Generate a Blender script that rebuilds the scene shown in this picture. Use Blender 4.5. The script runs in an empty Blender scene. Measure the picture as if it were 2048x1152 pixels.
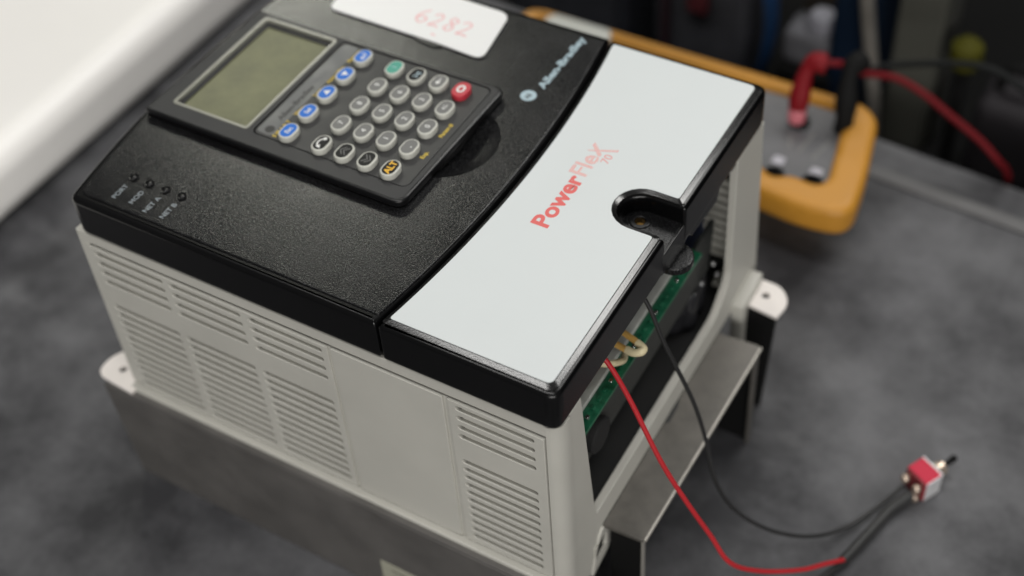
import bpy, bmesh, math, random
from mathutils import Vector, Matrix
random.seed(7)
S = 0.001                      # everything below is written in millimetres
C = bpy.context.scene.collection
sc = bpy.context.scene

# ---------------------------------------------------------------- camera
cam = bpy.data.cameras.new('camera')
camo = bpy.data.objects.new('camera', cam)
C.objects.link(camo)
CP = (349.39791313, -234.76720601, 348.24556401)
RX = Vector((0.86637622, 0.49614065, -0.05689207))
DN = Vector((0.31741723, -0.63503986, -0.70425186))
FW = Vector((-0.3855367, 0.59208854, -0.70766702))
M = Matrix((RX, -DN, -FW)).transposed().to_4x4()
M.translation = Vector(CP) * S
camo.matrix_world = M
cam.sensor_width = 36
cam.lens = 2809.956 / 2048 * 36
cam.shift_y = -107 / 2048
cam.clip_start = 0.02
cam.clip_end = 50
cam.dof.use_dof = True
cam.dof.focus_distance = 0.478
cam.dof.aperture_fstop = 5.2
cam.dof.aperture_blades = 9
sc.camera = camo

# ---------------------------------------------------------------- world and lamps (an indoor workshop)
w = bpy.data.worlds.new("World")
sc.world = w
w.use_nodes = True
bg = w.node_tree.nodes['Background']
bg.inputs[0].default_value = (1.0, 1.0, 1.0, 1)
bg.inputs[1].default_value = 0.11
sc.view_settings.view_transform = 'Standard'
sc.view_settings.look = 'None'
sc.view_settings.exposure = 0
sc.view_settings.gamma = 1


def area(name, loc, target, sx, sy, power, col=(1, 1, 1)):
    l = bpy.data.lights.new(name, 'AREA')
    l.shape = 'RECTANGLE'
    l.size = sx
    l.size_y = sy
    l.energy = power
    l.color = col
    o = bpy.data.objects.new(name, l)
    C.objects.link(o)
    o.location = loc
    d = Vector(target) - Vector(loc)
    o.rotation_euler = d.to_track_quat('-Z', 'Y').to_euler()
    return o


area('ceiling_lamp', (0.12, -0.30, 1.60), (0.1, 0.05, 0), 1.5, 0.26, 14, (1.0, 0.985, 0.96))
area('ceiling_lamp', (0.38, 1.22, 1.42), (0.1, 0.1, 0), 1.35, 0.40, 18, (1.0, 0.99, 0.96))
area('window_or_fill_light', (-0.95, 1.60, 1.20), (0.1, 0.1, 0), 0.8, 0.30, 21, (1.0, 1.0, 0.88))
area('window_or_fill_light', (1.20, -1.40, 0.40), (0.1, 0.05, -0.1), 1.5, 0.45, 21, (1.0, 0.98, 0.95))  # added unseen fill for the drive's side faces, not a window


# ---------------------------------------------------------------- materials
def mat(name, col, rough=0.5, metal=0.0, spec=0.5, bump=None, vary=None, coat=0.0, emit=None, glint_speck=None):
    m = bpy.data.materials.new(name)
    m.use_nodes = True
    nt = m.node_tree
    b = nt.nodes['Principled BSDF']
    b.inputs['Base Color'].default_value = (*col, 1)
    b.inputs['Roughness'].default_value = rough
    b.inputs['Metallic'].default_value = metal
    b.inputs['Specular IOR Level'].default_value = spec
    b.inputs['Coat Weight'].default_value = coat
    tc = nt.nodes.new('ShaderNodeTexCoord')
    if vary:                                    # (scale mm, amount) slow colour and gloss variation
        n = nt.nodes.new('ShaderNodeTexNoise')
        n.inputs['Scale'].default_value = 1000.0 / vary[0]
        n.inputs['Detail'].default_value = 6
        n.inputs['Roughness'].default_value = 0.62
        nt.links.new(tc.outputs['Object'], n.inputs['Vector'])
        r = nt.nodes.new('ShaderNodeMapRange')
        r.inputs['From Min'].default_value = 0.3
        r.inputs['From Max'].default_value = 0.7
        r.inputs['To Min'].default_value = 1 - vary[1]
        r.inputs['To Max'].default_value = 1 + vary[1]
        nt.links.new(n.outputs['Fac'], r.inputs['Value'])
        mx = nt.nodes.new('ShaderNodeVectorMath')
        mx.operation = 'SCALE'
        mx.inputs[0].default_value = col
        nt.links.new(r.outputs[0], mx.inputs['Scale'])
        nt.links.new(mx.outputs[0], b.inputs['Base Color'])
        r2 = nt.nodes.new('ShaderNodeMapRange')
        r2.inputs['From Min'].default_value = 0.3
        r2.inputs['From Max'].default_value = 0.7
        r2.inputs['To Min'].default_value = max(0.05, rough - 0.06)
        r2.inputs['To Max'].default_value = min(1, rough + 0.08)
        nt.links.new(n.outputs['Fac'], r2.inputs['Value'])
        nt.links.new(r2.outputs[0], b.inputs['Roughness'])
    if glint_speck:                                   # (grain mm, pale grain colour, share) glints of the moulded grain painted into the colour
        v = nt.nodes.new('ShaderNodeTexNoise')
        v.inputs['Scale'].default_value = 1000.0 / glint_speck[0]
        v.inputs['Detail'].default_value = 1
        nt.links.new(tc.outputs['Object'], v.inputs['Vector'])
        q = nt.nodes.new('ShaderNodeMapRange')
        q.inputs['From Min'].default_value = glint_speck[2]
        q.inputs['From Max'].default_value = glint_speck[2] + 0.16
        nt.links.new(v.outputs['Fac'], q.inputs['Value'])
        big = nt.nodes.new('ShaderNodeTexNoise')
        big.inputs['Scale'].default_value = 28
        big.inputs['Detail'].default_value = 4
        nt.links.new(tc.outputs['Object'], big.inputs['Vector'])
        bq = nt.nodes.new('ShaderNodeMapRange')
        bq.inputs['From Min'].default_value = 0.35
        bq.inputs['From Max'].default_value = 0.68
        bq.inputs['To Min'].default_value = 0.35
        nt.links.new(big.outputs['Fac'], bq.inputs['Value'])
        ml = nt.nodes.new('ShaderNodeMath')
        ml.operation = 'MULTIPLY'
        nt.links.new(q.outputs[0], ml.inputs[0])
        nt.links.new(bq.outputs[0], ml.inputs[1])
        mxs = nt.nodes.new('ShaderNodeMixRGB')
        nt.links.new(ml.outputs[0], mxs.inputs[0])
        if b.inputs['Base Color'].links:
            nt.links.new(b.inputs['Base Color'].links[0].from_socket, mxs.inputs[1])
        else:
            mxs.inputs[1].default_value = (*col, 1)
        mxs.inputs[2].default_value = (*glint_speck[1], 1)
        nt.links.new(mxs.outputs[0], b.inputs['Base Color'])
    if bump:                                    # (scale mm, strength, distance mm)
        n2 = nt.nodes.new('ShaderNodeTexNoise')
        n2.inputs['Scale'].default_value = 1000.0 / bump[0]
        n2.inputs['Detail'].default_value = 2
        nt.links.new(tc.outputs['Object'], n2.inputs['Vector'])
        bp = nt.nodes.new('ShaderNodeBump')
        bp.inputs['Strength'].default_value = bump[1]
        bp.inputs['Distance'].default_value = bump[2] * S
        nt.links.new(n2.outputs['Fac'], bp.inputs['Height'])
        nt.links.new(bp.outputs[0], b.inputs['Normal'])
    return m


BLK = mat('textured_black_plastic', (0.005, 0.005, 0.0053), 0.19, spec=0.34, bump=(0.50, 1.0, 0.085), glint_speck=(0.46, (0.042, 0.043, 0.045), 0.53), vary=(30, 0.25))
BLKR = mat('rim_black_plastic', (0.002, 0.002, 0.0022), 0.24, spec=0.36, bump=(0.6, 1.0, 0.03))
SMB = mat('smooth_black_plastic', (0.005, 0.005, 0.0055), 0.30, spec=0.4, bump=(0.8, 0.3, 0.03))
HIM = mat('charcoal_plastic', (0.027, 0.027, 0.028), 0.5, spec=0.4, bump=(0.7, 0.5, 0.04), vary=(14, 0.12))
HIM2 = mat('charcoal_membrane', (0.033, 0.033, 0.033), 0.45, spec=0.4, bump=(1.6, 0.4, 0.05), vary=(9, 0.14))
MEMB = mat('grey_print_strip', (0.085, 0.087, 0.09), 0.38, vary=(8, 0.1))
GRY = mat('warm_grey_plastic', (0.475, 0.465, 0.42), 0.48, bump=(0.8, 0.35, 0.03), vary=(45, 0.05))
GRYD = mat('grey_plastic_inside', (0.55, 0.54, 0.48), 0.6)
LAB = mat('satin_label', (0.60, 0.632, 0.635), 0.45, bump=(0.9, 0.25, 0.02), vary=(60, 0.015))
RED = mat('faded_red_print', (0.66, 0.12, 0.11), 0.5)
LTB = mat('pale_blue_print', (0.36, 0.47, 0.52), 0.5)
LTG = mat('pale_grey_print', (0.24, 0.27, 0.29), 0.5)
KEY = mat('key_rubber_ivory', (0.50, 0.50, 0.45), 0.45, vary=(6, 0.06))
KGR = mat('key_grey_inlay', (0.16, 0.16, 0.155), 0.5, spec=0.3)
KBK = mat('key_black_inlay', (0.010, 0.010, 0.010), 0.5, spec=0.2)
KBL = mat('key_blue_inlay', (0.010, 0.13, 0.52), 0.45, spec=0.3)
KGN = mat('key_green_inlay', (0.01, 0.26, 0.19), 0.38)
KRD = mat('key_red_rubber', (0.46, 0.03, 0.045), 0.42)
WHT = mat('white_print', (0.72, 0.72, 0.70), 0.5)
YEL = mat('yellow_print', (0.55, 0.40, 0.05), 0.5)
AMB = mat('amber_print', (0.75, 0.42, 0.03), 0.5)
DKP = mat('dark_print', (0.02, 0.02, 0.02), 0.5)
LCD = mat('lcd_glass', (0.165, 0.168, 0.100), 0.5, spec=0.3, vary=(11, 0.2))
LCDF = mat('clear_window_edge', (0.24, 0.24, 0.20), 0.3)
TAGW = mat('white_tag_card', (0.74, 0.74, 0.735), 0.4)
PINK = mat('faint_red_ink', (0.76, 0.36, 0.36), 0.6)
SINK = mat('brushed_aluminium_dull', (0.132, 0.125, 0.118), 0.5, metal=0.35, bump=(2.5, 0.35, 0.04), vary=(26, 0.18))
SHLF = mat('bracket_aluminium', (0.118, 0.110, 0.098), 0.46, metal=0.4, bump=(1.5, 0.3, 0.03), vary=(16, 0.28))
EDGE = mat('bare_metal_edge', (0.42, 0.40, 0.36), 0.4, metal=0.5)
TABM = mat('tab_metal_sheen', (0.80, 0.75, 0.71), 0.5, vary=(10, 0.04))  # bright reflection of the metal tabs put into a pale colour
DMET = mat('flat_black', (0.006, 0.006, 0.006), 0.7, spec=0.12)  # near-black, also used for the bracket legs and ear web
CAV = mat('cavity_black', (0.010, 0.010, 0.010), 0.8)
PCB = mat('green_circuit_board', (0.007, 0.10, 0.048), 0.35, vary=(3, 0.5))
PCBW = mat('terminal_legend_white', (0.42, 0.43, 0.40), 0.5, vary=(5, 0.12))
PLT = mat('dark_grey_plate', (0.030, 0.032, 0.030), 0.5, vary=(9, 0.35))
TAN = mat('tan_wire_insulation', (0.60, 0.36, 0.10), 0.4)
CREM = mat('cream_sleeve', (0.62, 0.54, 0.34), 0.5)
BLU = mat('blue_plastic', (0.008, 0.045, 0.20), 0.45)
CHR = mat('bright_metal', (0.75, 0.74, 0.72), 0.22, metal=1.0)
WRED = mat('red_silicone_wire', (0.42, 0.020, 0.026), 0.45, spec=0.3)
WBLK = mat('black_wire', (0.018, 0.018, 0.018), 0.4)
SHR = mat('black_heat_shrink', (0.022, 0.022, 0.022), 0.5, bump=(2.0, 0.5, 0.1))
SWR = mat('crimson_plastic', (0.50, 0.004, 0.035), 0.45, spec=0.25)
SWD = mat('dark_red_phenolic', (0.20, 0.025, 0.03), 0.5)
SWL = mat('silver_label', (0.62, 0.62, 0.63), 0.35, metal=0.2, vary=(3, 0.15))
BRS = mat('tinned_terminal', (0.62, 0.50, 0.40), 0.3, metal=0.8)
ORG = mat('amber_rubber_holster', (0.47, 0.215, 0.022), 0.48, bump=(3, 0.3, 0.1), vary=(30, 0.05))
MGF = mat('meter_face_grey', (0.095, 0.095, 0.10), 0.42, vary=(16, 0.15))
MRD = mat('probe_red', (0.17, 0.004, 0.008), 0.55, spec=0.2)
MRL = mat('probe_red_lead', (0.12, 0.006, 0.009), 0.6, spec=0.15)
PNK = mat('pink_collar', (0.55, 0.16, 0.19), 0.4)
GLS = mat('meter_window', (0.50, 0.51, 0.47), 0.25, spec=1.0, coat=1.0)
WEQ = mat('white_enamel', (0.87, 0.85, 0.82), 0.38, vary=(120, 0.02))
NAVY = mat('navy_plastic', (0.003, 0.010, 0.024), 0.7, spec=0.15)
OLV = mat('olive_grey_paint', (0.060, 0.060, 0.050), 0.7, spec=0.2)
PALE = mat('pale_grey_pipe', (0.15, 0.14, 0.125), 0.6, spec=0.2)
GCS = mat('grey_case', (0.05, 0.051, 0.058), 0.6, spec=0.2, vary=(20, 0.3))
YCP = mat('dull_yellow_plastic', (0.055, 0.052, 0.004), 0.7, spec=0.15)
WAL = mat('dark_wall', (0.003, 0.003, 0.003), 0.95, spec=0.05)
GCN = mat('grey_connector', (0.11, 0.11, 0.12), 0.6, spec=0.2, vary=(12, 0.2))


def bench_mat():
    m = mat('grey_bench_laminate', (0.095, 0.095, 0.099), 0.5, bump=(1.2, 0.25, 0.05))
    nt = m.node_tree
    b = nt.nodes['Principled BSDF']
    tc = nt.nodes.new('ShaderNodeTexCoord')
    a = nt.nodes.new('ShaderNodeTexNoise')
    a.inputs['Scale'].default_value = 14
    a.inputs['Detail'].default_value = 9
    a.inputs['Roughness'].default_value = 0.66
    nt.links.new(tc.outputs['Object'], a.inputs['Vector'])
    cr = nt.nodes.new('ShaderNodeValToRGB')
    cr.color_ramp.elements[0].position = 0.36
    cr.color_ramp.elements[0].color = (0.036, 0.036, 0.039, 1)
    cr.color_ramp.elements[1].position = 0.66
    cr.color_ramp.elements[1].color = (0.132, 0.132, 0.139, 1)
    nt.links.new(a.outputs['Fac'], cr.inputs['Fac'])
    # thin pale rub marks
    mp = nt.nodes.new('ShaderNodeMapping')
    mp.inputs['Rotation'].default_value = (0, 0, 0.7)
    mp.inputs['Scale'].default_value = (11, 34, 1)
    nt.links.new(tc.outputs['Object'], mp.inputs['Vector'])
    v = nt.nodes.new('ShaderNodeTexNoise')
    v.inputs['Scale'].default_value = 1.0
    v.inputs['Detail'].default_value = 4
    nt.links.new(mp.outputs[0], v.inputs['Vector'])
    mr = nt.nodes.new('ShaderNodeMapRange')
    mr.inputs['From Min'].default_value = 0.58
    mr.inputs['From Max'].default_value = 0.78
    mr.inputs['To Min'].default_value = 0.0
    mr.inputs['To Max'].default_value = 0.30
    nt.links.new(v.outputs['Fac'], mr.inputs['Value'])
    mix = nt.nodes.new('ShaderNodeMixRGB')
    nt.links.new(mr.outputs[0], mix.inputs['Fac'])
    nt.links.new(cr.outputs[0], mix.inputs[1])
    mix.inputs[2].default_value = (0.24, 0.24, 0.245, 1)
    nt.links.new(mix.outputs[0], b.inputs['Base Color'])
    return m


BENCH = bench_mat()
BENCH.node_tree.nodes['Principled BSDF'].inputs['Specular IOR Level'].default_value = 0.25
BENCH.node_tree.nodes['Principled BSDF'].inputs['Roughness'].default_value = 0.6


# ---------------------------------------------------------------- helpers
def thing(name, label, cat, loc=(0, 0, 0), group=None):
    o = bpy.data.objects.new(name, None)
    C.objects.link(o)
    o.location = Vector(loc) * S
    o.empty_display_size = 0.01
    o['label'] = label
    o['category'] = cat
    if group:
        o['group'] = group
    return o


def tag(o, label, cat, group=None):
    o['label'] = label
    o['category'] = cat
    if group:
        o['group'] = group
    return o


def link(name, me, m, parent=None):
    o = bpy.data.objects.new(name, me)
    C.objects.link(o)
    if m:
        me.materials.clear()
        me.materials.append(m)
    if parent:
        p = parent
        off = Vector((0, 0, 0))
        while p is not None:
            off += p.location
            p = p.parent
        o.parent = parent
        o.location = -off      # all meshes are written in world millimetres
    return o


def smooth(me, ang=38):
    for p in me.polygons:
        p.use_smooth = True
    me.set_sharp_from_angle(angle=math.radians(ang))
    for p in me.polygons:
        if max(abs(c) for c in p.normal) > 0.9995:
            p.use_smooth = False


def curve_mesh(loops, thick, bev=0.0, res=2, ang=38):
    """filled 2-D outline with holes, extruded, rounded edges; mid plane z=0; mm -> m"""
    cu = bpy.data.curves.new('c', 'CURVE')
    cu.dimensions = '2D'
    cu.fill_mode = 'BOTH'
    cu.extrude = max(0.0, (thick / 2 - bev)) * S
    cu.bevel_depth = bev * S
    cu.bevel_resolution = res
    cu.offset = -bev * S
    for lp in loops:
        sp = cu.splines.new('POLY')
        sp.points.add(len(lp) - 1)
        for i, q in enumerate(lp):
            sp.points[i].co = (q[0] * S, q[1] * S, 0, 1)
        sp.use_cyclic_u = True
    o = bpy.data.objects.new('c', cu)
    C.objects.link(o)
    dg = bpy.context.evaluated_depsgraph_get()
    me = bpy.data.meshes.new_from_object(o.evaluated_get(dg))
    bpy.data.objects.remove(o)
    bpy.data.curves.remove(cu)
    bm = bmesh.new()
    bm.from_mesh(me)
    bmesh.ops.remove_doubles(bm, verts=bm.verts, dist=1e-6)
    bmesh.ops.recalc_face_normals(bm, faces=bm.faces)
    bm.to_mesh(me)
    bm.free()
    smooth(me, ang)
    return me


AX_XY = Matrix.Identity(4)
AX_XZ = Matrix(((1, 0, 0, 0), (0, 0, -1, 0), (0, 1, 0, 0), (0, 0, 0, 1)))   # (a,b,c)->(a,-c,b)
AX_YZ = Matrix(((0, 0, 1, 0), (1, 0, 0, 0), (0, 1, 0, 0), (0, 0, 0, 1)))    # (a,b,c)->(c,a,b)


def plate(name, loops, lo, hi, m, parent=None, bev=0.0, axes='XY', res=2):
    me = curve_mesh(loops, hi - lo, bev, res)
    mid = (lo + hi) / 2 * S
    if axes == 'XY':
        mt = Matrix.Translation((0, 0, mid))
    elif axes == 'XZ':
        mt = Matrix.Translation((0, mid, 0)) @ AX_XZ
    else:
        mt = Matrix.Translation((mid, 0, 0)) @ AX_YZ
    me.transform(mt)
    return link(name, me, m, parent)


def rect(x0, y0, x1, y1, r=0.0, n=5):
    if r <= 0:
        return [(x0, y0), (x1, y0), (x1, y1), (x0, y1)]
    pts = []
    for cx, cy, a0 in ((x1 - r, y0 + r, -90), (x1 - r, y1 - r, 0), (x0 + r, y1 - r, 90), (x0 + r, y0 + r, 180)):
        for k in range(n + 1):
            a = math.radians(a0 + 90 * k / n)
            pts.append((cx + r * math.cos(a), cy + r * math.sin(a)))
    return pts


def circ(cx, cy, r, n=28):
    return [(cx + r * math.cos(2 * math.pi * k / n), cy + r * math.sin(2 * math.pi * k / n)) for k in range(n)]


def roundpoly(pts, r, n=4):
    """round every corner of a polygon (r a number or a list)"""
    out = []
    N = len(pts)
    for i in range(N):
        p = Vector(pts[i]).to_2d()
        a = Vector(pts[i - 1]).to_2d()
        b = Vector(pts[(i + 1) % N]).to_2d()
        rr = r[i] if isinstance(r, (list, tuple)) else r
        if rr <= 0:
            out.append(tuple(p))
            continue
        da, db = (a - p), (b - p)
        t = min(rr, da.length * 0.48, db.length * 0.48)
        p1 = p + da.normalized() * t
        p2 = p + db.normalized() * t
        for k in range(n + 1):
            s = k / n
            q = p1 * (1 - s) ** 2 + p * 2 * s * (1 - s) + p2 * s * s
            out.append((q.x, q.y))
    return out


def box(name, x0, x1, y0, y1, z0, z1, m, parent=None, bev=0.4, seg=2):
    bm = bmesh.new()
    bmesh.ops.create_cube(bm, size=1)
    for v in bm.verts:
        v.co = Vector((x0 + (v.co.x + .5) * (x1 - x0), y0 + (v.co.y + .5) * (y1 - y0), z0 + (v.co.z + .5) * (z1 - z0))) * S
    if bev > 0:
        bmesh.ops.bevel(bm, geom=bm.edges[:], offset=bev * S, segments=seg, profile=0.5, affect='EDGES')
    me = bpy.data.meshes.new(name)
    bm.to_mesh(me)
    bm.free()
    smooth(me, 50)
    return link(name, me, m, parent)


def catmull(pts, n=8):
    P = [Vector(p) for p in pts]
    P = [P[0] * 2 - P[1]] + P + [P[-1] * 2 - P[-2]]
    out = []
    for i in range(1, len(P) - 2):
        p0, p1, p2, p3 = P[i - 1], P[i], P[i + 1], P[i + 2]
        for k in range(n):
            t = k / n
            out.append(0.5 * ((2 * p1) + (p2 - p0) * t + (2 * p0 - 5 * p1 + 4 * p2 - p3) * t * t + (3 * p1 - p0 - 3 * p2 + p3) * t ** 3))
    out.append(P[-2])
    return out


def tube(name, pts, r, m, parent=None, n=12, sub=8, flat=None, wob=0.0):
    path = catmull(pts, sub) if sub else [Vector(p) for p in pts]
    bm = bmesh.new()
    rings = []
    up = Vector((0, 0, 1))
    t0 = (path[1] - path[0]).normalized()
    nrm = (up.cross(t0)).normalized() if abs(up.dot(t0)) < .95 else Vector((1, 0, 0)).cross(t0).normalized()
    for i, p in enumerate(path):
        t = (path[min(i + 1, len(path) - 1)] - path[max(i - 1, 0)]).normalized()
        nrm = (nrm - t * nrm.dot(t)).normalized()
        bn = t.cross(nrm)
        rr = (r(i / (len(path) - 1)) if callable(r) else r) * (1 + wob * random.uniform(-1, 1))
        f2 = flat if flat else rr
        rings.append([bm.verts.new((p + nrm * math.cos(2 * math.pi * k / n) * rr + bn * math.sin(2 * math.pi * k / n) * f2) * S) for k in range(n)])
    for a, b in zip(rings, rings[1:]):
        for k in range(n):
            bm.faces.new((a[k], a[(k + 1) % n], b[(k + 1) % n], b[k]))
    bm.faces.new(rings[0][::-1])
    bm.faces.new(rings[-1])
    bmesh.ops.recalc_face_normals(bm, faces=bm.faces)
    me = bpy.data.meshes.new(name)
    bm.to_mesh(me)
    bm.free()
    smooth(me, 50)
    return link(name, me, m, parent)


def lathe(name, prof, loc, m, parent=None, n=32, axis='Z'):
    """prof: list of (radius, height)"""
    bm = bmesh.new()
    rings = []
    for r, h in prof:
        rings.append([bm.verts.new((r * math.cos(2 * math.pi * k / n), r * math.sin(2 * math.pi * k / n), h)) for k in range(n)])
    for a, b in zip(rings, rings[1:]):
        for k in range(n):
            bm.faces.new((a[k], a[(k + 1) % n], b[(k + 1) % n], b[k]))
    bm.faces.new(rings[-1])
    bm.faces.new(rings[0][::-1])
    bmesh.ops.remove_doubles(bm, verts=bm.verts, dist=1e-5)
    bmesh.ops.recalc_face_normals(bm, faces=bm.faces)
    if axis == 'X':
        rot = Matrix.Rotation(math.pi / 2, 4, 'Y')
    elif axis == 'Y':
        rot = Matrix.Rotation(-math.pi / 2, 4, 'X')
    elif isinstance(axis, Vector):
        rot = axis.to_track_quat('Z', 'Y').to_matrix().to_4x4()
    else:
        rot = Matrix.Identity(4)
    bm.transform(Matrix.Scale(S, 4) @ Matrix.Translation(Vector(loc)) @ rot)
    me = bpy.data.meshes.new(name)
    bm.to_mesh(me)
    bm.free()
    smooth(me, 40)
    return link(name, me, m, parent)


def text(name, s, loc, size, m, parent=None, ang=90, bold=0.0, sx=1.0, shear=0.0, align='LEFT', th=0.05, place='Z', spacing=1.0, fit=None):
    """flat print; loc = baseline start in mm; size = cap height in mm; ang about z in degrees"""
    cu = bpy.data.curves.new('t', 'FONT')
    cu.body = s
    cu.size = size / 0.70 * S
    cu.offset = bold * S
    cu.extrude = th / 2 * S
    cu.shear = shear
    cu.align_x = align
    cu.resolution_u = 4
    cu.space_character = spacing
    o = bpy.data.objects.new('t', cu)
    C.objects.link(o)
    dg = bpy.context.evaluated_depsgraph_get()
    me = bpy.data.meshes.new_from_object(o.evaluated_get(dg))
    bpy.data.objects.remove(o)
    bpy.data.curves.remove(cu)
    if fit:
        xs = [v.co.x for v in me.vertices]
        me.transform(Matrix.Translation((-min(xs), 0, 0)))
        sx = fit * S / (max(xs) - min(xs))
    if place == 'Z':
        rot = Matrix.Rotation(math.radians(ang), 4, 'Z')
    else:                                       # on a face looking towards -y
        rot = Matrix.Rotation(math.pi / 2, 4, 'X')
    me.transform(Matrix.Translation(Vector(loc) * S) @ rot @ Matrix.Diagonal((sx, 1, 1, 1)))
    return link(name, me, m, parent)


# ---------------------------------------------------------------- setting: bench, floor, wall
BZ = -175.0


def skew(y, x):      # the bench back edge is turned slightly against the drive
    return y - 0.08 * (x - 210)


bo = plate('workbench', [[(-1400, -1400), (1500, -1400), (1500, skew(359, 1500)), (-1400, skew(359, -1400))]], BZ - 30, BZ, BENCH, bev=1.5)
bo['kind'] = 'structure'
lip = mat('bench_edge_strip', (0.095, 0.093, 0.094), 0.5, vary=(20, 0.15))
e1 = plate('bench_edge_strip', [[(150, skew(327, 150)), (1500, skew(327, 1500)), (1500, skew(336, 1500)), (150, skew(336, 150))]], BZ + 0.05, BZ + 1.6, lip, bev=0.6)
e1['kind'] = 'structure'
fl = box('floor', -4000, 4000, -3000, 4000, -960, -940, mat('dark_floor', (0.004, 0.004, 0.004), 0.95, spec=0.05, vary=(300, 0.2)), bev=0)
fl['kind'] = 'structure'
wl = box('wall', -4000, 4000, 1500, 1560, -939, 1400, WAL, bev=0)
wl['kind'] = 'structure'

# ---------------------------------------------------------------- the drive
L, W, RIM = 208.0, 172.0, 18.8
drive = thing('motor_drive', 'grey and black industrial motor drive lying on its back on the bench, keypad on top', 'motor drive', (100, 86, BZ))

# arcs shared by the left edge of the main cover and the seam between the covers
def arc(xm, sag, y):
    return xm - sag * ((y - 86) / 86.0) ** 2


def larc(y):
    return -6 + 8.5 * ((y - 86) / 86.0) ** 2


NA = 24
seamL = [(arc(147.2, 7.6, 172 * k / NA), 172 * k / NA) for k in range(NA + 1)]
leftE = [(larc(172 * k / NA), 172 * k / NA) for k in range(NA + 1)]


def inset_main(d, ds):
    pts = []
    y0, y1 = d, 172 - d
    ys = [y0 + (y1 - y0) * k / NA for k in range(NA + 1)]
    right = [(arc(147.2, 7.6, y) - ds, y) for y in ys]
    left = [(larc(y) + d, y) for y in reversed(ys)]
    # round the two left corners
    poly = right + left
    n = len(poly)
    rr = [0] * n
    rr[NA + 1] = 5
    rr[n - 1] = 5
    rr[0] = 1.0
    rr[NA] = 1.0
    # drop the arc points too near the rounded corner
    return roundpoly(poly, rr)


BCX, BCY, BR = 111.5, 89.0, 21.5
maincov = plate('main_cover', [inset_main(0, 0.5), circ(BCX, BCY, BR)], -RIM, -0.1, BLKR, drive, bev=2.3, res=3)
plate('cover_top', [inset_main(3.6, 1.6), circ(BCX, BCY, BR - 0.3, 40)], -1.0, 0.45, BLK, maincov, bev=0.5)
# dished finger recess under the keypad
prof = []
for k in range(13):
    t = k / 12
    prof.append(((BR - 0.1) * t, -4.6 + 4.8 * t ** 1.6))
bm = bmesh.new()
rings = []
for r, h in prof:
    rings.append([bm.verts.new(Vector((BCX + max(r, 0.01) * math.cos(a * math.pi / 24), BCY + max(r, 0.01) * math.sin(a * math.pi / 24), h)) * S) for a in range(48)])
for a, b in zip(rings, rings[1:]):
    for k in range(48):
        bm.faces.new((a[k], a[(k + 1) % 48], b[(k + 1) % 48], b[k]))
bm.faces.new(rings[0][::-1])
bmesh.ops.recalc_face_normals(bm, faces=bm.faces)
me = bpy.data.meshes.new('finger_recess')
bm.to_mesh(me)
bm.free()
for p in me.polygons:
    p.use_smooth = True
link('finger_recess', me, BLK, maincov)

# four indicator lenses and their names
for i, s in enumerate(('PORT', 'MOD', 'NET A', 'NET B')):
    x = 18.6 + 7.7 * i
    lathe('indicator_ring', [(1.85, 0.0), (1.85, 0.5), (1.7, 0.65), (1.45, 0.6), (1.4, 0.1), (0.01, 0.05)], (x, 18.9, 0.4), SMB, maincov, 24)
    lathe('indicator_lens', [(1.3, 0.0), (1.25, 0.3), (0.9, 0.6), (0.5, 0.72), (0.01, 0.75)], (x, 18.9, 0.45), SMB, maincov, 20)
    text('printed_name', s, (x + 1.2, 14.7 if i < 2 else 14.9, 0.47), 2.05, LTG, maincov, 90, align='RIGHT', bold=0.03, sx=1.05)
# maker's name and round badge
text('printed_name', 'Allen-Bradley', (131.4, 131.0, 0.47), 3.3, LTB, maincov, 90, bold=0.14, fit=35.5)
plate('round_badge', [circ(127.9, 125.0, 3.2, 36)], 0.44, 0.52, LTB, maincov)
text('badge_mark', 'AB', (129.0, 123.0, 0.55), 2.1, DKP, maincov, 90, bold=0.02, sx=0.85)

# terminal cover with the notch and label
NY0, NY1, NX0 = 79.3, 96.2, 186.2
NR = (NY1 - NY0) / 2
NCX = NX0 + NR


def notch(g):
    """points of the notch from low y to high y, grown by g, for an outline walked up the end edge"""
    pts = [(None, NY0 - g)]
    for k in range(13):
        a = math.radians(-90 - 180 * k / 12)
        pts.append((NCX + (NR + g) * math.cos(a), (NY0 + NY1) / 2 + (NR + g) * math.sin(a)))
    pts.append((None, NY1 + g))
    return pts


def end_cover(d, ds, g, xr, rc):
    ys = [d + (172 - 2 * d) * k / NA for k in range(NA + 1)]
    left = [(arc(147.2, 7.6, y) + ds, y) for y in reversed(ys)]
    nt = [(xr if p[0] is None else p[0], p[1]) for p in notch(g)]
    poly = left + [(xr, d)] + nt + [(xr, 172 - d)]
    rr = [0] * len(poly)
    rr[0] = rr[NA] = 1.2
    rr[NA + 1] = rc
    rr[-1] = rc
    rr[NA + 2] = 1.2
    rr[-2] = 1.2
    return roundpoly(poly, rr)


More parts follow.
